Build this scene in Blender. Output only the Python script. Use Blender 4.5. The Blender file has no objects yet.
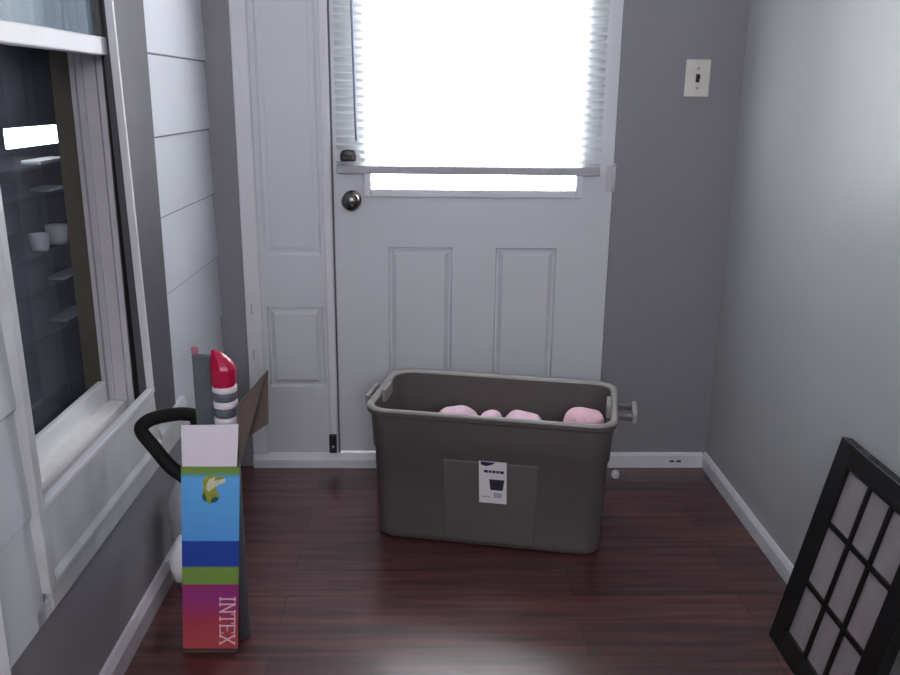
import bpy, bmesh, math, random
from mathutils import Vector, Matrix, noise
random.seed(4)
sc = bpy.context.scene
COL = sc.collection
R = math.radians

# ------------------------------------------------------------------ materials
def lin(c):
    return tuple((v/12.92 if v <= .04045 else ((v+.055)/1.055)**2.4) for v in [x/255 for x in c])

def mat(name, rgb, rough=.55, spec=.4, var=.06, scale=8, metal=0, bump=0.0, bscale=60, stretch=None):
    """principled surface with a slight procedural unevenness of colour"""
    m = bpy.data.materials.new(name); m.use_nodes = True
    nt = m.node_tree; b = nt.nodes['Principled BSDF']
    c = lin(rgb)
    tc = nt.nodes.new('ShaderNodeTexCoord'); mp = nt.nodes.new('ShaderNodeMapping')
    nt.links.new(tc.outputs['Object'], mp.inputs['Vector'])
    if stretch: mp.inputs['Scale'].default_value = stretch
    n = nt.nodes.new('ShaderNodeTexNoise'); n.inputs['Scale'].default_value = scale; n.inputs['Detail'].default_value = 4
    nt.links.new(mp.outputs['Vector'], n.inputs['Vector'])
    cr = nt.nodes.new('ShaderNodeValToRGB')
    cr.color_ramp.elements[0].position = .3; cr.color_ramp.elements[1].position = .7
    cr.color_ramp.elements[0].color = (*[x*(1-var) for x in c], 1)
    cr.color_ramp.elements[1].color = (*[min(1, x*(1+var)) for x in c], 1)
    nt.links.new(n.outputs['Fac'], cr.inputs['Fac']); nt.links.new(cr.outputs['Color'], b.inputs['Base Color'])
    b.inputs['Roughness'].default_value = rough
    b.inputs['Specular IOR Level'].default_value = spec
    b.inputs['Metallic'].default_value = metal
    if bump:
        n2 = nt.nodes.new('ShaderNodeTexNoise'); n2.inputs['Scale'].default_value = bscale; n2.inputs['Detail'].default_value = 5
        nt.links.new(mp.outputs['Vector'], n2.inputs['Vector'])
        bp = nt.nodes.new('ShaderNodeBump'); bp.inputs['Strength'].default_value = bump; bp.inputs['Distance'].default_value = .01
        nt.links.new(n2.outputs['Fac'], bp.inputs['Height']); nt.links.new(bp.outputs['Normal'], b.inputs['Normal'])
    return m

def glass_mat(name, tint=(1, 1, 1), rough=.0, gain=1.0, haze=.0, haze_rgb=(200, 205, 212)):
    """thin pane: see-through with fresnel reflection on its outward faces and a painted-in, brightening dust"""
    m = bpy.data.materials.new(name); m.use_nodes = True
    nt = m.node_tree; nt.nodes.clear(); L = nt.links.new
    out = nt.nodes.new('ShaderNodeOutputMaterial')
    tr = nt.nodes.new('ShaderNodeBsdfTransparent'); tr.inputs['Color'].default_value = (*tint, 1)
    gl = nt.nodes.new('ShaderNodeBsdfGlossy'); gl.inputs['Roughness'].default_value = rough
    df = nt.nodes.new('ShaderNodeBsdfDiffuse'); df.inputs[0].default_value = (*lin(haze_rgb), 1)  # diffuse veil painted in to lighten the pane like haze
    fr = nt.nodes.new('ShaderNodeFresnel'); fr.inputs['IOR'].default_value = 1.45
    ge = nt.nodes.new('ShaderNodeNewGeometry')
    inv = nt.nodes.new('ShaderNodeMath'); inv.operation = 'SUBTRACT'; inv.inputs[0].default_value = 1
    L(ge.outputs['Backfacing'], inv.inputs[1])
    def mul(a, b):
        n = nt.nodes.new('ShaderNodeMath'); n.operation = 'MULTIPLY'; L(a, n.inputs[0])
        if isinstance(b, float): n.inputs[1].default_value = b
        else: L(b, n.inputs[1])
        return n.outputs[0]
    fac = mul(mul(fr.outputs[0], inv.outputs[0]), float(gain))
    m1 = nt.nodes.new('ShaderNodeMixShader'); L(mul(inv.outputs[0], float(haze)), m1.inputs[0]); L(tr.outputs[0], m1.inputs[1]); L(df.outputs[0], m1.inputs[2])
    m2 = nt.nodes.new('ShaderNodeMixShader'); L(fac, m2.inputs[0]); L(m1.outputs[0], m2.inputs[1]); L(gl.outputs[0], m2.inputs[2])
    L(m2.outputs[0], out.inputs[0])
    return m

def trans_mat(name, rgb, wt=.5, through=0.0):
    """thin vinyl / film: diffuse plus light coming through"""
    m = bpy.data.materials.new(name); m.use_nodes = True
    nt = m.node_tree; nt.nodes.clear(); c = (*lin(rgb), 1)
    out = nt.nodes.new('ShaderNodeOutputMaterial')
    d = nt.nodes.new('ShaderNodeBsdfDiffuse'); d.inputs[0].default_value = c
    t = nt.nodes.new('ShaderNodeBsdfTranslucent'); t.inputs[0].default_value = c
    mx = nt.nodes.new('ShaderNodeMixShader'); mx.inputs[0].default_value = wt
    nt.links.new(d.outputs[0], mx.inputs[1]); nt.links.new(t.outputs[0], mx.inputs[2])
    last = mx
    if through:
        tr = nt.nodes.new('ShaderNodeBsdfTransparent')
        m2 = nt.nodes.new('ShaderNodeMixShader'); m2.inputs[0].default_value = through
        nt.links.new(mx.outputs[0], m2.inputs[1]); nt.links.new(tr.outputs[0], m2.inputs[2]); last = m2
    nt.links.new(last.outputs[0], out.inputs[0])
    return m

def floor_mat():
    m = bpy.data.materials.new('laminate_planks'); m.use_nodes = True
    nt = m.node_tree; b = nt.nodes['Principled BSDF']; L = nt.links.new
    tc = nt.nodes.new('ShaderNodeTexCoord')
    br = nt.nodes.new('ShaderNodeTexBrick')
    mp = nt.nodes.new('ShaderNodeMapping'); mp.inputs['Location'].default_value = (.375, .03, 0)
    L(tc.outputs['Object'], mp.inputs['Vector']); L(mp.outputs['Vector'], br.inputs['Vector'])
    br.offset = .37; br.inputs['Scale'].default_value = 1
    br.inputs['Brick Width'].default_value = 1.21; br.inputs['Row Height'].default_value = .128
    br.inputs['Mortar Size'].default_value = .0012; br.inputs['Mortar Smooth'].default_value = .3
    br.inputs['Color1'].default_value = (*lin((90, 50, 51)), 1); br.inputs['Color2'].default_value = (*lin((68, 37, 38)), 1)
    br.inputs['Mortar'].default_value = (*lin((36, 22, 22)), 1)
    mp2 = nt.nodes.new('ShaderNodeMapping'); mp2.inputs['Scale'].default_value = (1.6, 26, 1)
    L(tc.outputs['Object'], mp2.inputs['Vector'])
    n = nt.nodes.new('ShaderNodeTexNoise'); n.inputs['Scale'].default_value = 1.6; n.inputs['Detail'].default_value = 7; n.inputs['Distortion'].default_value = .6
    L(mp2.outputs['Vector'], n.inputs['Vector'])
    cr = nt.nodes.new('ShaderNodeValToRGB'); cr.color_ramp.elements[0].position = .32; cr.color_ramp.elements[1].position = .68
    cr.color_ramp.elements[0].color = (.5, .47, .47, 1); cr.color_ramp.elements[1].color = (1.4, 1.36, 1.34, 1)
    L(n.outputs['Fac'], cr.inputs['Fac'])
    mx = nt.nodes.new('ShaderNodeMix'); mx.data_type = 'RGBA'; mx.blend_type = 'MULTIPLY'; mx.inputs[0].default_value = 1
    L(br.outputs['Color'], mx.inputs[6]); L(cr.outputs['Color'], mx.inputs[7]); L(mx.outputs[2], b.inputs['Base Color'])
    b.inputs['Roughness'].default_value = .55; b.inputs['Specular IOR Level'].default_value = .25; b.inputs['Coat Weight'].default_value = 1.0; b.inputs['Coat Roughness'].default_value = .25; b.inputs['Coat IOR'].default_value = 1.7
    bp = nt.nodes.new('ShaderNodeBump'); bp.inputs['Strength'].default_value = .12; bp.inputs['Distance'].default_value = .004
    L(n.outputs['Fac'], bp.inputs['Height']); L(bp.outputs['Normal'], b.inputs['Normal'])
    return m

def print_mat():
    """printed colour bands of the carton, by height"""
    m = bpy.data.materials.new('carton_print'); m.use_nodes = True
    nt = m.node_tree; b = nt.nodes['Principled BSDF']; L = nt.links.new
    tc = nt.nodes.new('ShaderNodeTexCoord'); sp = nt.nodes.new('ShaderNodeSeparateXYZ')
    L(tc.outputs['Object'], sp.inputs[0])
    mr = nt.nodes.new('ShaderNodeMapRange'); mr.inputs[1].default_value = 0; mr.inputs[2].default_value = .5
    L(sp.outputs['Z'], mr.inputs[0])
    cr = nt.nodes.new('ShaderNodeValToRGB'); L(mr.outputs[0], cr.inputs['Fac'])
    red, pur, grn, nav, blu = (196, 86, 88), (160, 58, 136), (130, 164, 74), (40, 76, 172), (106, 186, 252)
    stops = [(0, (92, 50, 50)), (.014, (92, 50, 50)), (.016, red), (.09, (180, 68, 88)), (.15, pur), (.186, (160, 50, 120)), (.188, grn), (.232, grn), (.234, nav),
             (.299, nav), (.301, (94, 172, 246)), (.455, blu), (.466, (100, 165, 160)), (.470, grn), (.5, (120, 145, 62))]
    e = cr.color_ramp.elements
    while len(e) < len(stops): e.new(.5)
    for k, (p, c) in enumerate(stops): e[k].position = p/.5
    for k, (p, c) in enumerate(stops): e[k].color = (*lin(c), 1)
    L(cr.outputs['Color'], b.inputs['Base Color'])
    b.inputs['Roughness'].default_value = .5
    return m

def emit_mat(name, rgb, s):
    m = bpy.data.materials.new(name); m.use_nodes = True
    nt = m.node_tree; nt.nodes.clear()
    out = nt.nodes.new('ShaderNodeOutputMaterial'); e = nt.nodes.new('ShaderNodeEmission')
    e.inputs[0].default_value = (*lin(rgb), 1); e.inputs[1].default_value = s
    nt.links.new(e.outputs[0], out.inputs[0]); return m

M = dict(
    floor=floor_mat(),
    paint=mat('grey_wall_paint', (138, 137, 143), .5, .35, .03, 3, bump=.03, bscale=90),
    paint_r=mat('lit_grey_wall_paint', (174, 176, 178), .42, .4, .03, 3, bump=.03, bscale=90),  # same paint as the other walls, lightened for the daylight on it
    ceil=mat('ceiling_paint', (215, 215, 215), .8, .2, .02),
    siding=mat('vinyl_siding', (204, 207, 214), .75, .1, .03, 6),
    seam_shade=mat('siding_seam_shade', (120, 124, 128), .8, .2, .1, 20),
    casing=mat('grey_trim_paint', (86, 85, 91), .55, .25, .05, 10),
    bwhite=mat('lit_white_trim', (244, 244, 248), .4, .5, .02),  # white trim made brighter to put direct light into its colour
    white=mat('white_trim_paint', (218, 218, 224), .45, .4, .03, 8),
    door=mat('white_door_paint', (208, 210, 216), .45, .4, .02, 5),
    sill=mat('pale_sill_paint', (196, 198, 200), .45, .4, .12, 9),
    vinyl=mat('grey_vinyl_track', (196, 192, 200), .5, .4, .05, 10),
    beige=mat('worn_sill_track', (244, 243, 240), .32, .6, .05, 40),
    khaki=mat('dull_outer_jamb', (92, 88, 82), .6, .3, .08, 10),
    slot=mat('dark_weatherstrip', (26, 25, 28), .8, .2, .1),
    gap=mat('shadow_gap_seal', (104, 102, 112), .8, .2, .1),
    glass=glass_mat('window_glass'),
    dglass=glass_mat('dim_window_glass', (.92, .94, .97), 0, .5, .24, (155, 162, 180)),
    cglass=glass_mat('upper_sash_glass', (.9, .95, .97), .2, .35, .22, (190, 215, 235)),
    curtain=mat('pale_curtain', (205, 222, 226), .8, .2, .16, 9, stretch=(6, 6, .4)),
    slat=trans_mat('vinyl_slat', (232, 236, 236), .5),
    rail=mat('blind_rail_vinyl', (176, 176, 184), .45, .4, .05, 20),
    wand=mat('clear_grey_wand', (138, 150, 172), .3, .5, .03),
    dmetal=mat('aged_dark_metal', (70, 68, 68), .4, .5, .05, 30, metal=1),
    metal=mat('brushed_nickel', (104, 101, 100), .27, .5, .05, 30, metal=1),
    ivory=mat('ivory_plate_plastic', (214, 210, 204), .4, .5, .04, 30),
    black=mat('black_plastic', (16, 15, 17), .4, .4, .1, 20),
    foam=mat('black_foam', (14, 14, 15), .75, .3, .2, 60, bump=.2, bscale=200),
    tote=mat('taupe_tote_plastic', (96, 90, 90), .42, .45, .05, 12),
    rim=mat('tote_rim_highlight_grip', (150, 147, 144), .3, .6, .04, 12),
    label=mat('paper_label', (226, 222, 226), .5, .3, .03),
    navy=mat('navy_ink', (34, 34, 84), .5, .3, .05),
    darkink=mat('charcoal_ink', (46, 46, 62), .5, .3, .05),
    greyink=mat('pale_grey_ink', (170, 170, 184), .5, .3, .05),
    pink=mat('pale_pink_fleece', (238, 196, 208), .9, .2, .06, 14, bump=.5, bscale=55),
    pink2=mat('pale_lilac_pink_fleece', (232, 198, 214), .9, .2, .06, 14, bump=.5, bscale=55),
    print=print_mat(),
    board=mat('brown_cardboard', (112, 98, 96), .85, .2, .06, 30),
    whiteboard=mat('white_carton_flap', (242, 234, 244), .6, .3, .03, 10),
    letter=mat('white_ink', (250, 214, 222), .5, .3, .03),
    pic1=mat('yellow_green_ink', (166, 168, 70), .5, .3, .35, 55),
    pic2=mat('pale_ink', (226, 226, 196), .5, .3, .15, 60),
    pic3=mat('teal_ink', (44, 108, 110), .5, .3, .2, 60),
    red=mat('glossy_red_plastic', (190, 8, 70), .25, .6, .05, 10),
    bandw=mat('white_band', (236, 226, 234), .4, .4, .03),
    bandg=mat('grey_band', (96, 102, 112), .4, .4, .05),
    greybar=mat('smoky_grey_plastic', (92, 98, 104), .35, .5, .12, 20),
    mauve=mat('mauve_tip', (180, 110, 130), .5, .4, .05),
    bag=mat('grey_plastic_film', (158, 160, 164), .35, .5, .1, 20),
    bagw=mat('white_crumpled_paper', (246, 246, 252), .6, .3, .03, 20),
    frame=mat('black_painted_wood', (13, 12, 14), .45, .4, .15, 20, stretch=(1, 1, 8)),
    pane=mat('frosted_grey_pane', (140, 132, 135), .5, .35, .05, 40, bump=.05, bscale=150),
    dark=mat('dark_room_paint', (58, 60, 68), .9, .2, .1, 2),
    shelf=mat('dark_shelf_wood', (44, 42, 46), .6, .3, .15, 10),
    lit=emit_mat('reflection_glow', (244, 248, 255), 9),
    cup=mat('white_ceramic', (250, 250, 252), .3, .5, .02),
    scuff=mat('dark_scuff', (52, 48, 50), .8, .2, .2, 60),
)

# ------------------------------------------------------------------ mesh helpers
def nb(): return bmesh.new()

def bx(bm, x0, x1, y0, y1, z0, z1, mi=0, bevel=0):
    vs = [bm.verts.new((x, y, z)) for x in (x0, x1) for y in (y0, y1) for z in (z0, z1)]
    fs = [(0, 1, 3, 2), (4, 6, 7, 5), (0, 4, 5, 1), (2, 3, 7, 6), (0, 2, 6, 4), (1, 5, 7, 3)]
    out = []
    for f in fs:
        fc = bm.faces.new([vs[i] for i in f]); fc.material_index = mi; out.append(fc)
    if bevel:
        es = list({e for f in out for e in f.edges})
        r = bmesh.ops.bevel(bm, geom=es, offset=bevel, segments=2, affect='EDGES', profile=.5)
        for f in r['faces']: f.material_index = mi
    return out

def prism(bm, pts, axis, a0, a1, mi=0):
    """extrude a 2-D polygon along an axis; pts are the two other coordinates in x,y,z order"""
    def P(p, a):
        l = list(p); l.insert(axis, a); return l
    A = [bm.verts.new(P(p, a0)) for p in pts]; B = [bm.verts.new(P(p, a1)) for p in pts]
    fs = [bm.faces.new(A), bm.faces.new(B[::-1])]
    n = len(pts)
    for i in range(n): fs.append(bm.faces.new([A[i], B[i], B[(i+1) % n], A[(i+1) % n]]))
    for f in fs: f.material_index = mi

def hexa(bm, c8, mi=0):
    """box from 8 corner points: bottom 4 then top 4, both counter-clockwise"""
    v = [bm.verts.new(p) for p in c8]
    for f in ((3, 2, 1, 0), (4, 5, 6, 7), (0, 1, 5, 4), (1, 2, 6, 5), (2, 3, 7, 6), (3, 0, 4, 7)):
        bm.faces.new([v[i] for i in f]).material_index = mi

def lathe(bm, prof, origin, axis='Z', seg=28, mi=0):
    rings = []
    for r, h in prof:
        ring = []
        for k in range(seg):
            a = 2*math.pi*k/seg; c, s = math.cos(a)*r, math.sin(a)*r
            p = {'Z': (c, s, h), 'Y': (c, h, s), 'X': (h, c, s)}[axis]
            ring.append(bm.verts.new(Vector(origin)+Vector(p)))
        rings.append(ring)
    for a, b in zip(rings, rings[1:]):
        for k in range(seg):
            f = bm.faces.new([a[k], a[(k+1) % seg], b[(k+1) % seg], b[k]]); f.smooth = True; f.material_index = mi
    for ring in (rings[0], rings[-1]):
        f = bm.faces.new(ring); f.material_index = mi

def tube(bm, pts, r, seg=14, mi=0):
    pts = [Vector(p) for p in pts]; n = len(pts); rings = []
    up = Vector((0, 0, 1))
    for i, p in enumerate(pts):
        t = (pts[min(i+1, n-1)]-pts[max(i-1, 0)]).normalized()
        u = t.cross(up)
        if u.length < .05: u = t.cross(Vector((0, 1, 0)))
        u.normalize(); w = u.cross(t).normalized(); up = w
        rings.append([bm.verts.new(p+r*(math.cos(2*math.pi*k/seg)*u+math.sin(2*math.pi*k/seg)*w)) for k in range(seg)])
    for a, b in zip(rings, rings[1:]):
        for k in range(seg):
            f = bm.faces.new([a[k], a[(k+1) % seg], b[(k+1) % seg], b[k]]); f.smooth = True; f.material_index = mi
    for ring in (rings[0], rings[-1]): bm.faces.new(ring).material_index = mi

def smooth_path(pts, n=8):
    pts = [Vector(p) for p in pts]; out = []
    for i in range(len(pts)-1):
        p0, p1, p2, p3 = pts[max(i-1, 0)], pts[i], pts[i+1], pts[min(i+2, len(pts)-1)]
        for k in range(n):
            t = k/n
            out.append(.5*((2*p1)+(-p0+p2)*t+(2*p0-5*p1+4*p2-p3)*t*t+(-p0+3*p1-3*p2+p3)*t**3))
    return out+[pts[-1]]

def obj(name, bm, mats, parent=None, bevel=0, smooth=False):
    bmesh.ops.recalc_face_normals(bm, faces=bm.faces[:])
    me = bpy.data.meshes.new(name); bm.to_mesh(me); bm.free()
    for m in (mats if isinstance(mats, (list, tuple)) else [mats]): me.materials.append(m)
    o = bpy.data.objects.new(name, me); COL.objects.link(o)
    if smooth:
        for p in me.polygons: p.use_smooth = True
    if bevel:
        b = o.modifiers.new('bevel', 'BEVEL'); b.width = bevel; b.segments = 2; b.limit_method = 'ANGLE'; b.angle_limit = R(40)
    if parent: o.parent = parent
    return o

def empty(name, loc=(0, 0, 0), rotz=0, parent=None):
    o = bpy.data.objects.new(name, None); COL.objects.link(o); o.location = loc; o.rotation_euler = (0, 0, rotz)
    o.empty_display_size = .05
    if parent: o.parent = parent
    return o

def tag(o, label, cat, group=None):
    o['label'] = label; o['category'] = cat
    if group: o['group'] = group
    return o

def struct(o, label=None, cat=None):
    o['kind'] = 'structure'
    if label: o['label'] = label
    if cat: o['category'] = cat
    return o

def quad(bm, pts, mi=0):
    f = bm.faces.new([bm.verts.new(p) for p in pts]); f.material_index = mi; return f

# ------------------------------------------------------------------ room shell
YB = 2.85            # back wall face
XL, XR = -.716, 1.0  # wall faces
YF, ZC = -1.7, 2.35  # rear end, ceiling

bm = nb(); bx(bm, XL-.14, XR+.12, YF-.1, YB+.12, -.06, 0)
struct(obj('floor', bm, M['floor']), 'dark reddish brown laminate plank floor', 'floor')
bm = nb(); bx(bm, XL-.14, XR+.12, YF-.1, YB+.12, ZC, ZC+.06)
struct(obj('ceiling', bm, M['ceil']), 'pale ceiling above the entry', 'ceiling')
bm = nb(); bx(bm, XR, XR+.12, YF-.1, YB+.12, 0, ZC)
struct(obj('wall_right', bm, M['paint_r']), 'grey painted wall on the right, its colour lightened for daylight', 'wall')
# back wall: strip left of the door unit, wide part right of it, lintel
bm = nb()
bx(bm, XL-.14, -.625, YB, YB+.12, 0, ZC); bx(bm, .604, XR, YB, YB+.12, 0, ZC); bx(bm, -.625, .604, YB, YB+.12, 2.11, ZC)
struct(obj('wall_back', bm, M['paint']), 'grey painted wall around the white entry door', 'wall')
# rear wall behind the viewer with an unseen window added for fill light
bm = nb()
WX0, WX1, WZ0, WZ1 = -.42, .72, 1.53, 2.22
bx(bm, XL-.14, WX0, YF-.1, YF, 0, ZC); bx(bm, WX1, XR, YF-.1, YF, 0, ZC)
bx(bm, WX0, WX1, YF-.1, YF, 0, WZ0); bx(bm, WX0, WX1, YF-.1, YF, WZ1, ZC)
struct(obj('wall_rear', bm, M['paint']), 'grey painted wall behind the viewer', 'wall')
w2 = struct(empty('rear_fill_window', (0, YF, WZ0)), 'white framed window added unseen behind the viewer for fill light', 'window')
bm = nb()
for a in ((WX0, WX0+.05, WZ0, WZ1), (WX1-.05, WX1, WZ0, WZ1), (WX0+.05, WX1-.05, WZ0, WZ0+.05), (WX0+.05, WX1-.05, WZ1-.05, WZ1), (.125, .175, WZ0+.05, WZ1-.05)):
    bx(bm, a[0], a[1], -.07, -.02, a[2]-WZ0, a[3]-WZ0)
obj('window_frame', bm, M['white'], w2)

# left wall: clapboard siding above, painted board below; opening for the window
WY0, WY1, WB, WT = 1.43, 2.085, .56, 1.95     # window opening
bm = nb()
def lap(y0, y1, z0, z1, pitch=.207, base=.345):
    k = 0
    while base+pitch*k < z1-1e-4:
        a, b = base+pitch*k, base+pitch*(k+1)
        lo, hi = max(a, z0), min(b, z1)
        if hi-lo > .004:
            def X(z): return XL+.009-.0065*((z-a)/pitch)
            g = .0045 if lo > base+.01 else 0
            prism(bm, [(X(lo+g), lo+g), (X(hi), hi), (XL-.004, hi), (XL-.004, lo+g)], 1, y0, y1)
            if g: prism(bm, [(X(lo)-.004, lo), (X(lo)-.004, lo+g), (XL-.004, lo+g), (XL-.004, lo)], 1, y0, y1, 2)  # grey strip painted in for the shadow line between courses
        k += 1
lap(2.262, YB, .345, ZC)                       # between window and back wall
lap(1.25, 1.402, .345, ZC)                     # left of the window
lap(YF, 1.13, .345, ZC)
lap(1.372, 2.262, 2.03, ZC)                    # above
lap(1.372, 2.262, .345, .374)                  # below
def wl(y0, y1, z0, z1): bx(bm, XL-.14, XL-.004, y0, y1, z0, z1, 0)
wl(2.10, YB, .345, ZC); wl(YF-.1, 1.365, .345, ZC); wl(1.365, 2.10, WT+.03, ZC); wl(1.365, 2.10, .345, .49)
bx(bm, XL-.14, XL, YF-.1, YB, 0, .345, 1)
struct(obj('wall_left', bm, [M['siding'], M['paint'], M['seam_shade']]), 'left wall of white lap siding over a grey painted base', 'wall')

# baseboards
bm = nb(); prism(bm, [(XR, 0), (XR-.012, 0), (XR-.012, .042), (XR-.005, .056), (XR, .058)], 1, YF, YB)
struct(obj('baseboard_right', bm, M['white']), 'white baseboard along the light grey right wall', 'baseboard')
bm = nb(); prism(bm, [(YB, 0), (YB-.012, 0), (YB-.012, .046), (YB-.006, .054), (YB, .056)], 0, .606, XR-.012)
for x0 in (.868, .893): bx(bm, x0, x0+.017, YB-.0126, YB-.0115, .021+random.random()*.003, .029, 1)
struct(obj('baseboard_back', bm, [M['white'], M['scuff']]), 'white baseboard right of the entry door with two dark nicks', 'baseboard')
bm = nb(); prism(bm, [(XL, 0), (XL+.018, 0), (XL+.018, .05), (XL+.008, .066), (XL, .068)], 1, YF, YB)
struct(obj('baseboard_left', bm, M['vinyl']), 'pale grey baseboard along the left wall under the window', 'baseboard')
bm = nb(); bx(bm, XL-.002, XL+.02, 1.135, 1.243, .07, 2.1)
struct(obj('trim_2', bm, M['bwhite'], bevel=.003), 'white door casing at the near end of the left wall', 'trim')

# ------------------------------------------------------------------ door unit
def raised_panel(bm, x0, x1, z0, z1, y, prof):
    """concentric rectangles: prof = list of (inset, depth); the last is filled"""
    loops = []
    for ins, d in prof:
        loops.append([bm.verts.new(p) for p in ((x0+ins, y+d, z0+ins), (x1-ins, y+d, z0+ins), (x1-ins, y+d, z1-ins), (x0+ins, y+d, z1-ins))])
    for a, b in zip(loops, loops[1:]):
        for k in range(4): bm.faces.new([a[k], a[(k+1) % 4], b[(k+1) % 4], b[k]])
    bm.faces.new(loops[-1])

def board(bm, x0, x1, z0, z1, y, holes):
    xs = sorted({x0, x1, *[h[0] for h in holes], *[h[1] for h in holes]}); zs = sorted({z0, z1, *[h[2] for h in holes], *[h[3] for h in holes]})
    for a, b in zip(xs, xs[1:]):
        for c, d in zip(zs, zs[1:]):
            mx_, mz_ = (a+b)/2, (c+d)/2
            if any(h[0] < mx_ < h[1] and h[2] < mz_ < h[3] for h in holes): continue
            quad(bm, [(a, y, c), (b, y, c), (b, y, d), (a, y, d)])

PROF = [(0, 0), (.005, .014), (.011, .014), (.026, .000)]
DX0, DX1 = -.317, .603
door = struct(empty('door_1', (0, 0, 0)), 'white entry door with a half window and two lower panels', 'door')
GX0, GX1, GZ0, GZ1 = -.197, .485, .985, 1.93
LP = [(-.14, .076, .17, .795), (.222, .428, .17, .795)]
bm = nb(); yd = YB+.004
board(bm, DX0, DX1, .058, 2.10, yd, LP+[(GX0, GX1, GZ0, GZ1)])
for h in LP: raised_panel(bm, *h, yd, PROF)
# reveal of the glass opening, edges and outer skin
for (a, b) in (((GX0, GZ0), (GX1, GZ0)), ((GX1, GZ0), (GX1, GZ1)), ((GX1, GZ1), (GX0, GZ1)), ((GX0, GZ1), (GX0, GZ0)),
               ((DX0, .058), (DX1, .058)), ((DX1, .058), (DX1, 2.10)), ((DX1, 2.10), (DX0, 2.10)), ((DX0, 2.10), (DX0, .058))):
    quad(bm, [(a[0], yd, a[1]), (b[0], yd, b[1]), (b[0], yd+.045, b[1]), (a[0], yd+.045, a[1])])
board(bm, DX0, DX1, .058, 2.10, yd+.045, [(GX0, GX1, GZ0, GZ1)])
slab = obj('door_slab', bm, M['door'], door)
bm = nb()
for a in ((GX0-.022, GX0+.004, GZ0-.022, GZ1+.03), (GX1-.004, GX1+.022, GZ0-.022, GZ1+.03)):
    bx(bm, a[0], a[1], yd-.006, yd+.006, a[2], a[3])
for a in ((GZ0-.022, GZ0+.004), (GZ1-.004, GZ1+.03)):
    bx(bm, GX0+.004, GX1-.004, yd-.006, yd+.006, a[0], a[1])
obj('glass_frame', bm, M['door'], door, bevel=.003)
bm = nb(); bx(bm, GX0, GX1, yd+.02, yd+.026, GZ0, GZ1); obj('glass_pane', bm, M['glass'], door)
bm = nb(); bx(bm, DX0-.006, DX0, YB+.001, YB+.03, .052, 2.1); obj('edge_seal', bm, M['gap'], door)
kb = nb(); lathe(kb, [(.031, .0), (.031, -.006), (.018, -.010), (.012, -.014), (.012, -.030), (.022, -.038), (.029, -.047), (.030, -.056), (.025, -.064), (.012, -.068), (.001, -.069)], (-.257, yd, .953), 'Y')
k = obj('door_knob', kb, M['metal'], door); k['label'] = 'round brushed metal knob'
kb = nb(); lathe(kb, [(.026, 0), (.027, -.012), (.022, -.020), (.001, -.0205)], (-.266, yd, 1.092), 'Y'); bx(kb, -.284, -.248, yd-.056, yd-.018, 1.086, 1.098)
k = obj('deadbolt', kb, M['dmetal'], door, bevel=.002); k['label'] = 'dull metal deadbolt turn behind the blind'
for z in (.18, .985, 1.83):
    kb = nb(); lathe(kb, [(.0055, 0), (.0055, .085)], (DX1+.002, YB-.004, z), 'Z', 12); lathe(kb, [(.004, .085), (.006, .089), (.003, .094), (.0005, .0945)], (DX1+.002, YB-.004, z), 'Z', 12)
    bx(kb, DX1-.022, DX1, YB-.001, YB+.003, z, z+.085)
    obj('hinge', kb, M['vinyl'], door)

# fixed side panel left of the door
bm = nb(); ys = YB+.003
sp_holes = [(-.556, -.364, .30, .588), (-.556, -.364, .765, 1.98)]
board(bm, -.622, DX0-.006, .052, 2.10, ys, sp_holes)
for h in sp_holes: raised_panel(bm, *h, ys, PROF if h[3] < 1 else [(0, 0), (.008, .007), (.018, .007), (.026, .004)])
board(bm, -.622, DX0-.006, .052, 2.10, ys+.05, [])
side = struct(obj('trim_1', bm, M['door']), 'narrow white fixed side panel with raised panels left of the entry door', 'door panel')
bm = nb(); bx(bm, -.625, -.572, YB-.014, YB+.01, .052, 2.11); obj('outer_casing', bm, M['white'], side, bevel=.005)
bm = nb(); bx(bm, -.352, -.324, YB-.010, YB+.006, .052, 2.10); obj('door_stop_bead', bm, M['white'], side, bevel=.006)
for z in (.405, .565):
    bm = nb(); bx(bm, -.606, -.602, YB-.0155, YB-.0135, z, z+.035); obj('strike_nick', bm, M['greyink'], side)
# black weather corner at the foot of the door gap
bm = nb(); bx(bm, -.353, -.327, YB-.024, YB-.010, .060, .128); lathe(bm, [(.005, 0), (.004, -.004), (.0005, -.005)], (-.339, YB-.024, .085), 'Y', 12, 1)
tag(obj('door_catch', bm, [M['black'], M['vinyl']], bevel=.002), 'small black catch at the foot of the gap beside the entry door', 'door catch')
# threshold
bm = nb(); prism(bm, [(YB+.1, 0), (YB-.018, 0), (YB-.018, .03), (YB-.004, .052), (YB+.1, .052)], 0, -.625, .604)
struct(obj('trim_3', bm, M['white']), 'white threshold strip under the entry door', 'threshold')

# ------------------------------------------------------------------ blind on the door
BX0, BX1, YBL = -.303, .553, 2.828
blind = tag(empty('window_blind', (0, 0, 1.04)), 'white slatted blind lowered over the bright entry door window', 'blind')
bm = nb(); p = .0246; z = 1.072; ang = R(-38)
while z < 2.0:
    w = .0125
    x0 = BX0 + (.075 if 1.078 < z < 1.112 else 0)
    n = 4; prev = None
    for i in range(n+1):
        t = -1+2*i/n; cz = .0022*(1-t*t)
        yy = YBL+t*w*math.cos(ang)-cz*math.sin(ang); zz = z+t*w*math.sin(ang)+cz*math.cos(ang)-1.04
        cur = (bm.verts.new((x0, yy, zz)), bm.verts.new((BX1, yy, zz)))
        if prev:
            f = bm.faces.new([prev[0], prev[1], cur[1], cur[0]]); f.smooth = True
        prev = cur
    z += p
obj('slats', bm, M['slat'], blind)
bm = nb(); bx(bm, BX0, BX1, YBL-.014, YBL+.014, 0, .026); obj('bottom_rail', bm, M['rail'], blind, bevel=.004)
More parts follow.
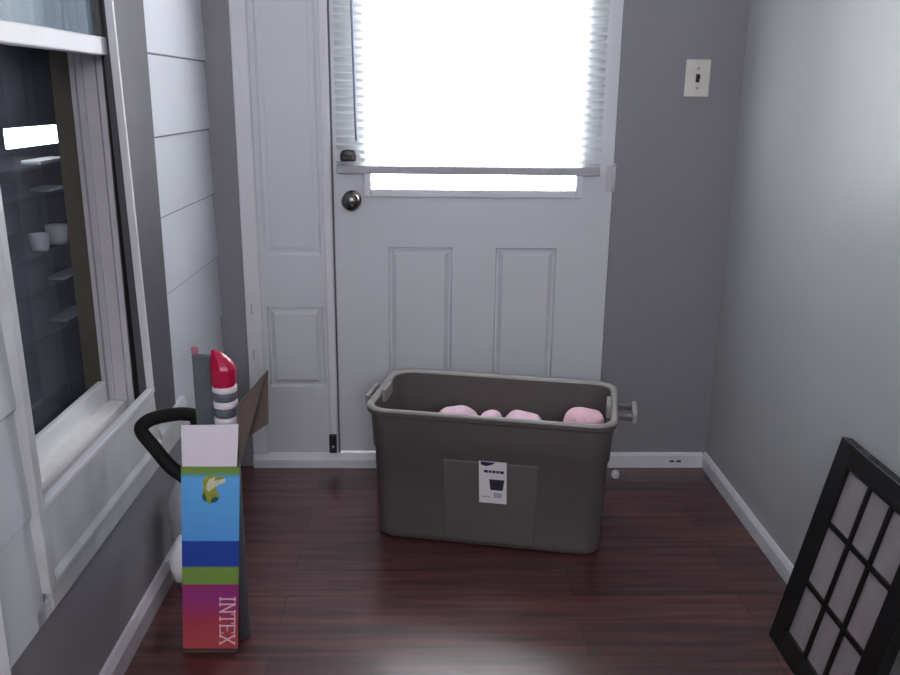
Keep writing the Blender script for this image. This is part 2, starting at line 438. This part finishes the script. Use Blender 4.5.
bm = nb(); bx(bm, BX0, BX1, YBL-.022, YBL+.022, .965, 1.01); obj('head_rail', bm, M['rail'], blind, bevel=.003)
bm = nb(); tube(bm, [(-.245, YBL-.024, .99), (-.243, YBL-.024, .5), (-.236, YBL-.023, .105)], .0042, 8); obj('tilt_wand', bm, M['wand'], blind)
for x in (-.12, .125, .37):
    bm = nb(); tube(bm, [(x, YBL, .02), (x, YBL, .98)], .0010, 6); obj('ladder_cord', bm, M['white'], blind)

# ------------------------------------------------------------------ light switch
sw = tag(empty('light_switch', (.853, YB, 1.349)), 'ivory light switch plate with a dark toggle on the grey wall right of the door', 'light switch')
bm = nb(); bx(bm, -.040, .040, -.007, 0, -.058, .058); obj('switch_plate', bm, M['ivory'], sw, bevel=.004)
bm = nb(); bx(bm, -.006, .006, -.0085, -.0065, -.013, .013); hexa(bm, [(-.0045, -.020, .000), (.0045, -.020, .000), (.0045, -.008, -.004), (-.0045, -.008, -.004), (-.0045, -.020, .009), (.0045, -.020, .009), (.0045, -.008, .011), (-.0045, -.008, .011)])
t_ = obj('toggle', bm, M['black'], sw); t_['label'] = 'dark toggle'
for z in (-.030, .030):
    bm = nb(); lathe(bm, [(.0045, -.007), (.0045, -.0085), (.0005, -.009)], (0, 0, z), 'Y', 12); obj('screw', bm, M['greyink'], sw)

# ------------------------------------------------------------------ left window
win = struct(empty('window_1', (XL, 1.76, WB)), 'sash window in the left wall with grey casing and dark lower opening', 'window')
def wpart(name, bm, m, bevel=0, parent=None):
    o = obj(name, bm, m, None, bevel)
    o.parent = parent or win
    o.matrix_parent_inverse = Matrix.Translation(-Vector((XL, 1.76, WB)))
    return o
xc = XL+.013                                                     # casing face
bm = nb()
hexa(bm, [(XL-.004, 2.086, .455), (xc, 2.086, .455), (xc, 2.258, .455), (XL-.004, 2.258, .455), (XL-.004, 2.012, 2.03), (xc, 2.012, 2.03), (xc, 2.258, 2.03), (XL-.004, 2.258, 2.03)])
bx(bm, XL-.004, xc, 1.404, 2.012, 1.94, 2.03)
wpart('casing', bm, M['casing'], .003)
xs = -.693
bm = nb(); hexa(bm, [(XL-.03, 1.403, .398), (xs, 1.403, .398), (xs, 1.428, .398), (XL-.03, 1.436, .398), (XL-.03, 1.375, 2.03), (xs, 1.375, 2.03), (xs, 1.396, 2.03), (XL-.03, 1.404, 2.03)])
c_ = wpart('side_casing', bm, M['sill'], .002); c_['label'] = 'white near casing'
bm = nb()                                                         # thin white inner lip
hexa(bm, [(XL-.004, 2.080, .555), (xc+.001, 2.080, .555), (xc+.001, 2.090, .555), (XL-.004, 2.090, .555), (XL-.004, 2.010, 1.95), (xc+.001, 2.010, 1.95), (xc+.001, 2.020, 1.95), (XL-.004, 2.020, 1.95)])
bx(bm, XL-.004, xc+.002, 1.436, 2.088, .550, .562)
wpart('inner_lip', bm, M['white'], .002)
xn = -.692                                                         # sloping outer sill
bm = nb()
prism(bm, [(XL-.004, .552), (xc, .552), (xn-.006, .428), (xn, .414), (xn, .402), (XL-.004, .402)], 1, 1.428, 2.086)
prism(bm, [(XL-.004, .455), (xn-.008, .452), (xn, .430), (xn, .402), (XL-.004, .402)], 1, 2.086, 2.335)
prism(bm, [(XL-.004, .402), (xn-.012, .402), (xn-.012, .346), (XL-.004, .346)], 1, 1.428, 2.325)
wpart('sill', bm, M['sill'], .003)
# jamb (far side) layers, seen edge-on
bm = nb(); hexa(bm, [(-.738, 2.082, .50), (XL-.004, 2.082, .50), (XL-.004, 2.12, .50), (-.738, 2.12, .50), (-.738, 2.03, 1.95), (XL-.004, 2.03, 1.95), (XL-.004, 2.12, 1.95), (-.738, 2.12, 1.95)])
wpart('jamb_liner', bm, M['casing'])
bm = nb(); bx(bm, -.757, -.738, 2.096, 2.12, .50, 1.95); wpart('weatherstrip', bm, M['slot'])
bm = nb()
for x0, x1, y in ((-.828, -.818, 2.074), (-.818, -.806, 2.088), (-.806, -.800, 2.078), (-.800, -.776, 2.083), (-.776, -.770, 2.077), (-.770, -.757, 2.088)):
    bx(bm, x0, x1, y, 2.12, .53, 1.95)
wpart('jamb_track', bm, M['vinyl'])
bm = nb(); bx(bm, -.872, -.828, 2.078, 2.12, .50, 1.95); wpart('outer_jamb', bm, M['khaki'])
bm = nb(); bx(bm, -.888, XL-.03, 1.36, 1.39, .50, 1.95); wpart('near_jamb', bm, M['vinyl'])
bm = nb(); bx(bm, -.888, XL-.004, 1.39, 2.08, 1.95, 1.985); wpart('head_jamb', bm, M['vinyl'])
bm = nb(); bx(bm, -.838, -.820, 1.39, 2.075, .50, .584); t_ = wpart('sill_track', bm, M['bwhite'], .004)
bm = nb(); bx(bm, -.820, -.776, 1.39, 2.085, .49, .529); t_ = wpart('stool', bm, M['beige'], .003)
bm = nb(); bx(bm, -.776, XL-.004, 1.39, 2.085, .49, .515); wpart('sill_gap', bm, M['vinyl'])
bm = nb(); bx(bm, -.888, -.838, 1.39, 2.08, .49, .540); wpart('outer_sill', bm, M['khaki'])
# raised inner sash
bm = nb(); bx(bm, -.757, -.727, 1.39, 2.050, 1.366, 1.405)
bx(bm, -.757, -.727, 1.39, 2.05, 1.90, 1.945); 
sash = wpart('raised_sash', bm, M['white'], .004)
bm = nb(); bx(bm, -.755, -.729, 2.018, 2.05, 1.405, 1.90); bx(bm, -.755, -.729, 1.39, 1.422, 1.405, 1.90); s_ = wpart('sash_stile', bm, M['casing'], .002)
bm = nb(); bx(bm, -.744, -.740, 1.422, 2.018, 1.405, 1.90); g_ = wpart('sash_glass', bm, M['cglass'])
bm = nb(); bx(bm, -.876, -.872, 1.39, 2.08, .54, 1.95); g_ = wpart('outer_pane', bm, M['dglass'])

# the dim house room seen through the window
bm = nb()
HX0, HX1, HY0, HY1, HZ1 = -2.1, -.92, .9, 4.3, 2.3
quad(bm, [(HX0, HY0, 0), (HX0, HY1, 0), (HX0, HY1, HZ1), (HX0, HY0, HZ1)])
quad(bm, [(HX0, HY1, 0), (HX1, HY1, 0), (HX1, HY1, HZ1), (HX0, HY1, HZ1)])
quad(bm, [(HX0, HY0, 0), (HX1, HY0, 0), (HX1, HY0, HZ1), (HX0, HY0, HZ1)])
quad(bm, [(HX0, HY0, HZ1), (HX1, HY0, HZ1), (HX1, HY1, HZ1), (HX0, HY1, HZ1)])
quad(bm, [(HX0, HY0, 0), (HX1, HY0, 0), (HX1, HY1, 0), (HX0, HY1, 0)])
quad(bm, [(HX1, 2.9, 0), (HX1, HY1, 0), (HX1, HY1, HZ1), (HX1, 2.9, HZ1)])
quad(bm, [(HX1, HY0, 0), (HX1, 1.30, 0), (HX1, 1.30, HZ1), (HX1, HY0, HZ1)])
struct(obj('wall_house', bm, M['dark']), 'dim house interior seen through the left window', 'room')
bm = nb(); bx(bm, -1.402, -1.395, 2.94, 3.325, 1.085, 1.150)
# free-standing dark shelf unit with an added glowing bar above it for the pane's reflection
sh = tag(empty('shelf_unit', (-1.52, 3.15, 0)), 'dark shelf unit in the dim room behind the left window glass', 'shelf')
for f in bm.faces: pass
bm.free()
bm = nb(); bx(bm, -.16, .14, -.40, -.37, 0, 1.10); bx(bm, -.16, .14, .37, .40, 0, 1.10); bx(bm, -.16, -.145, -.37, .37, 0, 1.10); obj('shelf_side', bm, M['shelf'], sh)
for z in (.44, .60, .735, .935, 1.035):
    bm = nb(); bx(bm, -.145, .14, -.37, .37, z-.012, z); obj('shelf_board', bm, M['shelf'], sh)
def cup(y, x, z, h, r, lab):
    bm = nb(); lathe(bm, [(.001, 0), (r*.75, 0), (r*.9, h*.2), (r, h), (r*.92, h), (r*.8, h*.2), (.001, h*.15)], (x, y, z), 'Z', 20)
    tag(obj('cup', bm, M['cup'], smooth=True), lab, 'cup', 'cups on the shelf behind the window')
cup(3.085, -1.40, .735, .06, .034, 'smaller white cup nearer the camera on the dark shelf behind the window')
cup(3.235, -1.40, .735, .07, .040, 'larger white cup toward the far end of the dark shelf behind the window')
def tray(y0, y1, x, z, t, lab):
    bm = nb(); bx(bm, x-.05, x+.02, y0, y1, z, z+t); tag(obj('tray', bm, M['cup'], bevel=.003), lab, 'tray', 'pale trays on the shelves behind the window')
tray(3.12, 3.36, -1.40, 1.035, .014, 'long white tray on the top shelf board behind the window glass')
tray(3.165, 3.29, -1.40, .935, .012, 'short white tray on the second shelf board behind the window glass')
tray(3.21, 3.43, -1.40, .60, .008, 'thin pale tray on the shelf board below the cups behind the window')
tray(3.19, 3.42, -1.40, .44, .010, 'pale tray on the lowest shelf board behind the window glass')
bm = nb(); bx(bm, -1.41, -1.395, 2.94, 3.325, 0, .066)  # glowing bar added to imitate a bright reflection in the glass
for v in bm.verts: v.co.z += 1.10
glow_bar = tag(obj('reflection_bar', bm, M['lit'], bevel=.002), 'bright white glowing bar, added for the pane reflection, on top of the dark shelf unit behind the window', 'light')
# curtain behind upper sash
bm = nb(); n = 60; prev = None
for i in range(n+1):
    y = 1.40+.67*i/n; x = -.835+.012*math.sin(i*.9)+.006*math.sin(i*2.3+1)
    cur = (bm.verts.new((x, y, 1.375)), bm.verts.new((x, y, 1.94)))
    if prev: bm.faces.new([prev[0], prev[1], cur[1], cur[0]]).smooth = True
    prev = cur
cu = obj('curtain', bm, M['curtain']); so = cu.modifiers.new('thick', 'SOLIDIFY'); so.thickness = .002
tag(cu, 'pale blue white curtain behind the upper glass of the left window', 'curtain')

# ------------------------------------------------------------------ storage tote
TC, TR = (.201, 2.4445, 0), R(-11.5)
tote = tag(empty('storage_tote', TC, TR), 'large open grey brown plastic storage tote standing in front of the entry door', 'storage tote')
def rrect(hx, hy, r, z, seg=7):
    out = []
    for cx, cy, a0 in ((hx-r, hy-r, 0), (-hx+r, hy-r, 90), (-hx+r, -hy+r, 180), (hx-r, -hy+r, 270)):
        for k in range(seg+1):
            a = R(a0+90*k/seg); out.append((cx+r*math.cos(a), cy+r*math.sin(a), z))
    return out
def loft(bm, loops, cap0=True, cap1=True, mi=0, smooth=True):
    vs = [[bm.verts.new(p) for p in l] for l in loops]
    for a, b in zip(vs, vs[1:]):
        n = len(a)
        for k in range(n):
            f = bm.faces.new([a[k], a[(k+1) % n], b[(k+1) % n], b[k]]); f.material_index = mi; f.smooth = smooth
    if cap0: bm.faces.new(vs[0]).material_index = mi
    if cap1: bm.faces.new(vs[-1]).material_index = mi
bm = nb()
loft(bm, [rrect(.324, .163, .05, 0), rrect(.333, .173, .055, .008), rrect(.335, .175, .056, .03), rrect(.343, .181, .06, .285), rrect(.347, .185, .06, .29), rrect(.352, .188, .06, .384), rrect(.354, .190, .06, .394), rrect(.361, .196, .064, .397), rrect(.363, .198, .065, .401), rrect(.363, .198, .065, .4105),
          rrect(.3435, .1795, .055, .4105), rrect(.335, .173, .053, .285), rrect(.322, .159, .05, .02), rrect(.30, .14, .05, .012)], smooth=True)
body = obj('tote_body', bm, M['tote'], tote); es = body.modifiers.new('es', 'EDGE_SPLIT'); es.split_angle = R(50)
bm = nb()
loft(bm, [rrect(.3435, .1795, .055, .4107), rrect(.3635, .1985, .066, .4107), rrect(.364, .199, .066, .414), rrect(.361, .196, .065, .419), rrect(.352, .188, .06, .4195), rrect(.345, .181, .056, .416), rrect(.3435, .1795, .055, .4107)], cap0=False, cap1=False)
rm = obj('tote_rim', bm, M['rim'], tote); rm['label'] = 'rolled rim made paler as a painted highlight'  # paler rim colour paints in the highlight along the top edge
# embossed front panels
def front(x, z, off): return (x, -(.175+(.006/.255)*(z-.03))-off, z)
bm = nb()
def femboss(x0, x1, z0, z1, d0, tap=.012):
    b = [front(x0, z0, .0005), front(x1, z0, .0005), front(x1+tap, z1, .0005), front(x0-tap, z1, .0005)]
    t = [front(x0+.004, z0+.003, d0), front(x1-.004, z0+.003, d0), front(x1+tap-.004, z1-.004, d0), front(x0-tap+.004, z1-.004, d0)]
    B = [bm.verts.new(p) for p in b]; T = [bm.verts.new(p) for p in t]
    bm.faces.new(T)
    for k in range(4): bm.faces.new([B[k], B[(k+1) % 4], T[(k+1) % 4], T[k]])
femboss(-.122, .146, .018, .276, .0035, .006)
obj('embossed_panel', bm, M['tote'], tote)
for s in (-1, 1):
    bm = nb()
    e = .392 if s < 0 else .420
    for y in (-.045, .045): bx(bm, *sorted((s*.362, s*(e-.008))), y-.009, y+.009, .384, .402, 1)
    bx(bm, *sorted((s*(e-.014), s*e)), -.056, .056, .378, .410)
    bx(bm, *sorted((s*.353, s*.364)), -.085, .085, .352, .384)
    h_ = obj('handle', bm, [M['rim'], M['tote']], tote, bevel=.004)
    bm = nb(); bx(bm, *sorted((s*.331, s*.344)), -.045, .045, .385, .424); obj('latch_tab', bm, M['rim'], tote, bevel=.003)
# label
def fl(x, z, off=.0058): return front(x, z, off)
def fpoly(bm, pts, off): bm.faces.new([bm.verts.new(front(x, z, off)) for x, z in pts])
bm = nb(); A = [(-.018, .150), (.062, .150), (.059, .281), (-.021, .281)]
a = [bm.verts.new(front(x, z, .0048)) for x, z in A]; b = [bm.verts.new(front(x, z, .0058)) for x, z in A]
bm.faces.new(b); [bm.faces.new([a[k], a[(k+1) % 4], b[(k+1) % 4], b[k]]) for k in range(4)]
lab = obj('label', bm, M['label'], tote); lab['label'] = 'white paper label with navy marks'
bm = nb(); fpoly(bm, [(-.015, .270), (.000, .266), (.018, .272), (.028, .279), (-.016, .280)], .0062); obj('logo', bm, M['navy'], lab)
bm = nb()
for x0, x1 in ((-.006, .006), (.008, .016), (.018, .028), (.030, .038), (.040, .052)): fpoly(bm, [(x0, .2465), (x1, .2455), (x1, .2535), (x0, .2545)], .0062)
obj('text_line', bm, M['navy'], lab)
bm = nb(); fpoly(bm, [(.014, .192), (.050, .192), (.054, .226), (.010, .226)], .0062); obj('tote_picture', bm, M['darkink'], lab)
bm = nb(); fpoly(bm, [(.024, .168), (.048, .168), (.048, .184), (.024, .184)], .0062); fpoly(bm, [(-.010, .168), (.012, .168), (.012, .172), (-.010, .172)], .0062); obj('small_print', bm, M['greyink'], lab)

# pink rolled blankets standing in the tote
def roll(name, wx, wy, r, ztop, sx, label, m, seed):
    bm = nb(); z0 = .014; H = ztop-z0
    prof = [(r*.45, 0), (r*.56, .012), (r*.6, .04)]
    for k in range(1, 6): prof.append((r*(.60+.07*k), .04+(H-.04-r*.7)*k/5))
    for k in range(1, 9):
        a = R(90*k/8); prof.append((max(.95*r*math.cos(a), .002), H-r*.7+r*.7*math.sin(a)))
    lathe(bm, prof, (0, 0, 0), 'Z', 36)
    for v in bm.verts:
        v.co.x *= sx
        d = noise.noise(v.co*22+Vector((seed, 0, 0)))*.008
        fall = min(1, v.co.z/.05)
        v.co += Vector((v.co.x, v.co.y, v.co.z*.2)).normalized()*d*fall
    o = obj(name, bm, m, smooth=True); o.location = (wx, wy, z0); o.rotation_euler = (0, 0, TR)
    return tag(o, label, 'blanket', 'pink rolls in the tote')
roll('rolled_blanket', .086, 2.395, .056, .399, 1.15, 'pale pink cloth roll farthest left in the storage tote', M['pink2'], 1)
roll('rolled_blanket', .184, 2.395, .037, .383, .98, 'narrow pink cloth roll, second from the left in the storage tote', M['pink2'], 7)
roll('rolled_blanket', .278, 2.372, .055, .391, 1.12, 'pale pink cloth roll third from the left in the storage tote', M['pink2'], 13)
roll('rolled_blanket', .456, 2.352, .060, .410, 1.1, 'largest and pinkest cloth roll at the right end of the storage tote', M['pink'], 21)

# small white cap on the floor
bm = nb(); lathe(bm, [(.012, 0), (.014, .004), (.014, .016), (.011, .024), (.005, .028), (.0005, .029)], (0, 0, 0), 'Z', 18)
o = obj('plastic_bead', bm, M['white']); o.location = (.655, 2.755, 0)
tag(o, 'tiny white plastic bead on the floor right of the storage tote', 'bead')

# ------------------------------------------------------------------ INTEX carton
BXO = Vector((-.584, 1.774, 0)); SK = .031/.484          # leaning carton, front lower left corner
carton = tag(empty('cardboard_box', BXO), 'tall narrow open carton with blue green and magenta print by the left wall', 'box')
W_, DV = .130, Vector((-.033, .150, 0)); H_ = .484
def bp(u, d, z): return Vector((u*W_+SK*z, 0, z))+DV*d
def wall_slab(bm, p, q, z0, z1, n, t=.003, mi=0):
    (u0, d0), (u1, d1) = p, q
    o = Vector(n)*t
    base = [bp(u0, d0, z0), bp(u1, d1, z0), bp(u1, d1, z0)+o, bp(u0, d0, z0)+o]
    top = [bp(u0, d0, z1), bp(u1, d1, z1), bp(u1, d1, z1)+o, bp(u0, d0, z1)+o]
    hexa(bm, base+top, mi)
bm = nb(); wall_slab(bm, (0, 0), (1, 0), 0.012, H_, (0, 1, 0)); obj('front_panel', bm, M['print'], carton)['label'] = 'front panel printed in colour bands'
bm = nb(); wall_slab(bm, (1, .02), (1, 1), 0, H_, (-1, 0, 0)); obj('side_panel', bm, M['print'], carton)
bm = nb(); wall_slab(bm, (0, .02), (0, 1), 0, .41, (1, 0, 0)); obj('side_panel', bm, M['print'], carton)
bm = nb(); wall_slab(bm, (.025, 1), (.975, 1), 0, H_, (0, -1, 0)); obj('back_panel', bm, M['board'], carton)
bm = nb(); hexa(bm, [bp(.03, .03, .001), bp(.97, .03, .001), bp(.97, .97, .001), bp(.03, .97, .001), bp(.03, .03, .004), bp(.97, .03, .004), bp(.97, .97, .004), bp(.03, .97, .004)]); obj('bottom_panel', bm, M['board'], carton)
bm = nb()   # front flap, standing up
a = [bp(.02, 0, H_+.001), bp(.955, 0, H_+.001), bp(.955, 0, H_+.001)+Vector((0, .003, 0)), bp(.02, 0, H_+.001)+Vector((0, .003, 0))]
b = [bp(-.005, 0, H_+.096)+Vector((0, .006, 0)), bp(.965, 0, H_+.099)+Vector((0, .006, 0)), bp(.965, 0, H_+.099)+Vector((0, .009, 0)), bp(-.005, 0, H_+.096)+Vector((0, .009, 0))]
hexa(bm, a+b); f_ = obj('front_flap', bm, M['whiteboard'], carton); f_['label'] = 'white front flap standing up'
bm = nb()   # right flap, flaring outwards
P = [Vector(p)-BXO for p in ((-.4205, 1.782, .487), (-.4425, 1.925, .487), (-.382, 1.915, .532), (-.378, 1.925, .662), (-.4275, 1.80, .617))]
n_ = Vector((-.9, .25, .1)).normalized()*.003
A = [bm.verts.new(p) for p in P]; B = [bm.verts.new(p+n_) for p in P]
bm.faces.new(A); bm.faces.new(B[::-1])
for k in range(5): bm.faces.new([A[k], B[k], B[(k+1) % 5], A[(k+1) % 5]])
f_ = obj('side_flap', bm, M['board'], carton); f_['label'] = 'plain brown side flap flaring outwards'
# lettering read from top to bottom
LET = {'I': [((.5, 0), (.5, 1)), ((.2, 0), (.8, 0)), ((.2, 1), (.8, 1))],
       'N': [((.12, 0), (.12, 1)), ((.12, 1), (.88, 0)), ((.88, 0), (.88, 1)), ((0, 0), (.28, 0)), ((0, 1), (.2, 1)), ((.74, 1), (1, 1))],
       'T': [((.5, 0), (.5, 1)), ((0, 1), (1, 1)), ((.3, 0), (.7, 0)), ((0, 1), (0, .8)), ((1, 1), (1, .8))],
       'E': [((.12, 0), (.12, 1)), ((.0, 1), (.92, 1)), ((.12, .5), (.7, .5)), ((.0, 0), (.95, 0)), ((.92, 1), (.92, .82)), ((.95, 0), (.95, .2))],
       'X': [((.08, 0), (.92, 1)), ((.08, 1), (.92, 0)), ((0, 0), (.26, 0)), ((.74, 0), (1, 0)), ((0, 1), (.26, 1)), ((.74, 1), (1, 1))]}
bm = nb()
def stroke(p, q, w, f, k):
    p, q = Vector(p), Vector(q); d = (q-p).normalized(); nn = Vector((-d.y, d.x))*w/2; p = p-d*w*.5; q = q+d*w*.5
    dz = .0006+.00008*k
    bm.faces.new([bm.verts.new(f(*v, dz)) for v in (p+nn, q+nn, q-nn, p-nn)])
zc = .156; adv = {'I': .018, 'N': .030, 'T': .028, 'E': .027, 'X': .030}
for ch in 'INTEX':
    wd = adv[ch]-.0035
    for k, (p, q) in enumerate(LET[ch]):
        heavy = .0042 if abs(p[1]-q[1]) > .3 else .0028
        def f(a, b_, dz, z0=zc): # a along the word (downwards), b_ letter height (to the right)
            z = z0-a; return bp(0, 0, z)+Vector((.088+b_, -dz, 0))
        stroke((p[0]*wd, p[1]*.034), (q[0]*wd, q[1]*.034), heavy, f, k)
    zc -= adv[ch]
obj('printed_name', bm, M['letter'], carton)['label'] = 'white printed letters reading down'
# small printed picture: a generic pool toy shape
def blob(pts, dz):
    bm = nb(); bm.faces.new([bm.verts.new(bp(0, 0, z)+Vector((x, -dz, 0))) for x, z in pts]); return bm
pic = obj('printed_picture', blob([(.048, .452), (.058, .462), (.070, .466), (.082, .458), (.090, .462), (.096, .458), (.086, .445), (.078, .440), (.080, .425), (.086, .412), (.076, .398), (.064, .394), (.052, .402), (.046, .418), (.050, .436)], .0006), M['pic1'], carton)
obj('picture_highlight', blob([(.058, .444), (.064, .456), (.076, .460), (.074, .450), (.098, .456), (.100, .449), (.080, .438), (.070, .432), (.062, .424), (.056, .430)], .0009), M['pic2'], pic)
obj('picture_shade', blob([(.046, .412), (.052, .424), (.056, .412), (.056, .398), (.050, .402)], .0009), M['pic3'], pic)
obj('picture_shade', blob([(.066, .404), (.074, .412), (.086, .408), (.078, .398), (.068, .396)], .0009), M['pic3'], pic)

# things standing in the carton
toy = tag(empty('toy_tube', (-.462, 1.842, .006)), 'tube with a glossy red slanted tip and white and grey bands standing in the carton', 'toy')
def tilt(z): return -.004*z
bm = nb(); lathe(bm, [(.0245, 0), (.0245, .560)], (0, 0, 0), 'Z', 28); obj('tube', bm, M['bandg'], toy)
z = .560
for h, key in ((.016, 'bandw'), (.022, 'bandg'), (.015, 'bandw'), (.020, 'bandg')): pass
bands = [(.558, .575, 'bandw'), (.5755, .597, 'bandg'), (.5975, .613, 'bandw'), (.6135, .633, 'bandg'), (.6335, .648, 'bandw')]
for z0, z1, key in bands:
    bm = nb(); r = .0275 if key == 'bandw' else .026
    lathe(bm, [(r-.0015, z0), (r, z0+.002), (r, z1-.002), (r-.0015, z1)], (0, 0, 0), 'Z', 28); obj('band', bm, M[key], toy)
bm = nb(); z0, z1 = .647, .731; n = 10; loops = []
for i in range(n+1):
    t = i/n; zz = z0+(z1-z0)*t
    r = .0268*(1+.08*math.sin(math.pi*min(1, t*1.3)))*(1 if t < .45 else max(.10, math.cos((t-.45)/.55*R(84))**.75))
    cx = -(.029-r)*.8
    loops.append([(cx+r*math.cos(2*math.pi*k/10+.3), r*math.sin(2*math.pi*k/10+.3), zz) for k in range(10)])
loft(bm, loops, smooth=False); obj('red_tip', bm, M['red'], toy, bevel=.003)['label'] = 'glossy red faceted tip'
bar = tag(empty('plastic_bar', (-.514, 1.86, .006)), 'smoky grey flat plastic bar standing in the carton left of the red tip', 'bar')
bm = nb(); bx(bm, -.021, .020, -.006, .006, 0, .715); obj('bar_body', bm, M['greybar'], bar, bevel=.004)
bm = nb(); bx(bm, -.021, -.006, -.0065, .0065, .7155, .732); obj('bar_tip', bm, M['mauve'], bar, bevel=.003)
pts = smooth_path([(-.545, 1.872, .20), (-.548, 1.874, .46), (-.538, 1.872, .555), (-.562, 1.86, .577), (-.615, 1.83, .580), (-.640, 1.812, .571), (-.642, 1.802, .556), (-.615, 1.794, .522), (-.582, 1.79, .478), (-.552, 1.79, .452), (-.536, 1.80, .424), (-.532, 1.805, .30)], 8)
bm = nb(); tube(bm, pts, .0155, 16)
tag(obj('foam_handle', bm, M['foam']), 'bent black foam covered handle looping out of the carton toward the window sill', 'handle')

# crumpled grey bag with white paper behind the carton
bag = tag(empty('plastic_bag', (-.648, 2.085, 0)), 'grey crumpled plastic bag slumped on the baseboard behind the carton', 'bag')
def crumple(bm, amt, sc_, seed, ctr):
    for v in bm.verts:
        d = noise.noise(v.co*sc_+Vector((seed, seed, 0)))+.5*noise.noise(v.co*sc_*2.3+Vector((0, seed, 3)))
        v.co += (v.co-Vector(ctr)).normalized()*amt*d
        v.co.z = max(v.co.z, 0); v.co.x = max(v.co.x, -.049)
bm = nb(); lathe(bm, [(.02, .0), (.04, .004), (.048, .06), (.05, .12), (.060, .19), (.058, .24), (.036, .285), (.012, .305), (.002, .306)], (0, 0, 0), 'Z', 30)
for v in bm.verts: v.co.x *= .75
crumple(bm, .012, 24, 4, (0, 0, .15)); obj('bag_film', bm, M['bag'], bag)
bm = nb(); lathe(bm, [(.01, 0), (.026, .004), (.034, .04), (.036, .07), (.022, .105), (.006, .125), (.001, .126)], (.004, -.062, .05), 'Z', 20)
crumple(bm, .007, 40, 9, (.004, -.062, .11))
for v in bm.verts: v.co.z = max(v.co.z, .0)
obj('white_paper', bm, M['bagw'], bag)['label'] = 'bright white crumpled paper'

# ------------------------------------------------------------------ nine pane black frame leaning on right wall
FL_, FW, FT = .544, .405, .026
lean = math.atan2(.113, .53)
fr = tag(empty('pane_frame', (.849, 1.84, -.004)), 'black wooden frame with nine pale grey panes leaning against the right wall', 'frame')
fr.rotation_euler = (0, 0, 0)
# local axes: v along -Y, u up the lean, w towards the wall
U = Vector((math.sin(lean), 0, math.cos(lean))); V = Vector((0, -1, 0)); Wn = Vector((math.cos(lean), 0, -math.sin(lean)))
lift = Vector((0, 0, FT*math.sin(lean)))
def fp(v, u, w): return U*u+V*v+Wn*w+lift
def fbox(bm, v0, v1, u0, u1, w0, w1):
    hexa(bm, [fp(v0, u0, w0), fp(v1, u0, w0), fp(v1, u0, w1), fp(v0, u0, w1), fp(v0, u1, w0), fp(v1, u1, w0), fp(v1, u1, w1), fp(v0, u1, w1)])
S = .062
bm = nb(); fbox(bm, 0, S, 0, FL_, 0, FT); fr_s = obj('stile', bm, M['frame'], fr, bevel=.002)
bm = nb(); fbox(bm, FW-S, FW, 0, FL_, 0, FT); obj('stile', bm, M['frame'], fr, bevel=.002)
bm = nb(); fbox(bm, S, FW-S, FL_-.054, FL_, 0, FT); obj('rail', bm, M['frame'], fr, bevel=.002)
bm = nb(); fbox(bm, S, FW-S, 0, .056, 0, FT); obj('rail', bm, M['frame'], fr, bevel=.002)
for v in (.160, .2505):
    bm = nb(); fbox(bm, v-.0055, v+.0055, .056, FL_-.054, .004, .016); obj('glazing_bar', bm, M['frame'], fr)
for u in (.193, .350):
    bm = nb(); fbox(bm, S, FW-S, u-.0055, u+.0055, .0035, .0155); obj('glazing_bar', bm, M['frame'], fr)
vs_, us_ = (S, .1545, .1655, .245, .256, FW-S), (.056, .1875, .1985, .3445, .3555, FL_-.054)
for i in range(3):
    for j in range(3):
        bm = nb(); fbox(bm, vs_[2*i], vs_[2*i+1], us_[2*j], us_[2*j+1], .010, .013); obj('pane', bm, M['pane'], fr)

# ------------------------------------------------------------------ daylight
w = bpy.data.worlds.new('overcast_sky'); sc.world = w; w.use_nodes = True
nt = w.node_tree; bg = nt.nodes['Background']
bg.inputs[0].default_value = (.985, .97, 1.0, 1); bg.inputs[1].default_value = 23.5
def portal(name, loc, rot, sx, sy):
    l = bpy.data.lights.new(name, 'AREA'); l.shape = 'RECTANGLE'; l.size = sx; l.size_y = sy; l.cycles.is_portal = True
    o = bpy.data.objects.new(name, l); COL.objects.link(o); o.location = loc; o.rotation_euler = rot
portal('door_window_daylight', ((GX0+GX1)/2, yd+.06, (GZ0+GZ1)/2), (R(-90), 0, 0), GX1-GX0, GZ1-GZ0)
portal('rear_fill_daylight', ((WX0+WX1)/2, YF-.11, (WZ0+WZ1)/2), (R(90), 0, 0), WX1-WX0, WZ1-WZ0)  # fill daylight through the added rear window

# ------------------------------------------------------------------ camera
f, p, yw, r, h = 857.2247, .2756, .0249, .0113, 1.2887
fw = Vector((math.sin(yw)*math.cos(p), math.cos(yw)*math.cos(p), -math.sin(p)))
rt = Vector((math.cos(yw), -math.sin(yw), 0)); up = rt.cross(fw)
r2 = math.cos(r)*rt+math.sin(r)*up; u2 = -math.sin(r)*rt+math.cos(r)*up
cam = bpy.data.cameras.new('camera'); cam.sensor_width = 36; cam.sensor_fit = 'HORIZONTAL'; cam.lens = f/900*36; cam.clip_start = .02
co = bpy.data.objects.new('camera', cam); COL.objects.link(co)
m = Matrix.Identity(4)
for i in range(3): m[i][0], m[i][1], m[i][2] = r2[i], u2[i], -fw[i]
m[0][3], m[1][3], m[2][3] = 0, 0, h
co.matrix_world = m; sc.camera = co

vs = sc.view_settings; sc.display_settings.display_device = 'sRGB'
vs.view_transform = 'Standard'; vs.look = 'None'; vs.exposure = 0; vs.gamma = 1; vs.use_curve_mapping = False
sc.cycles.max_bounces = 12; sc.cycles.diffuse_bounces = 6; sc.cycles.transparent_max_bounces = 12
sc.cycles.caustics_reflective = False; sc.cycles.caustics_refractive = False
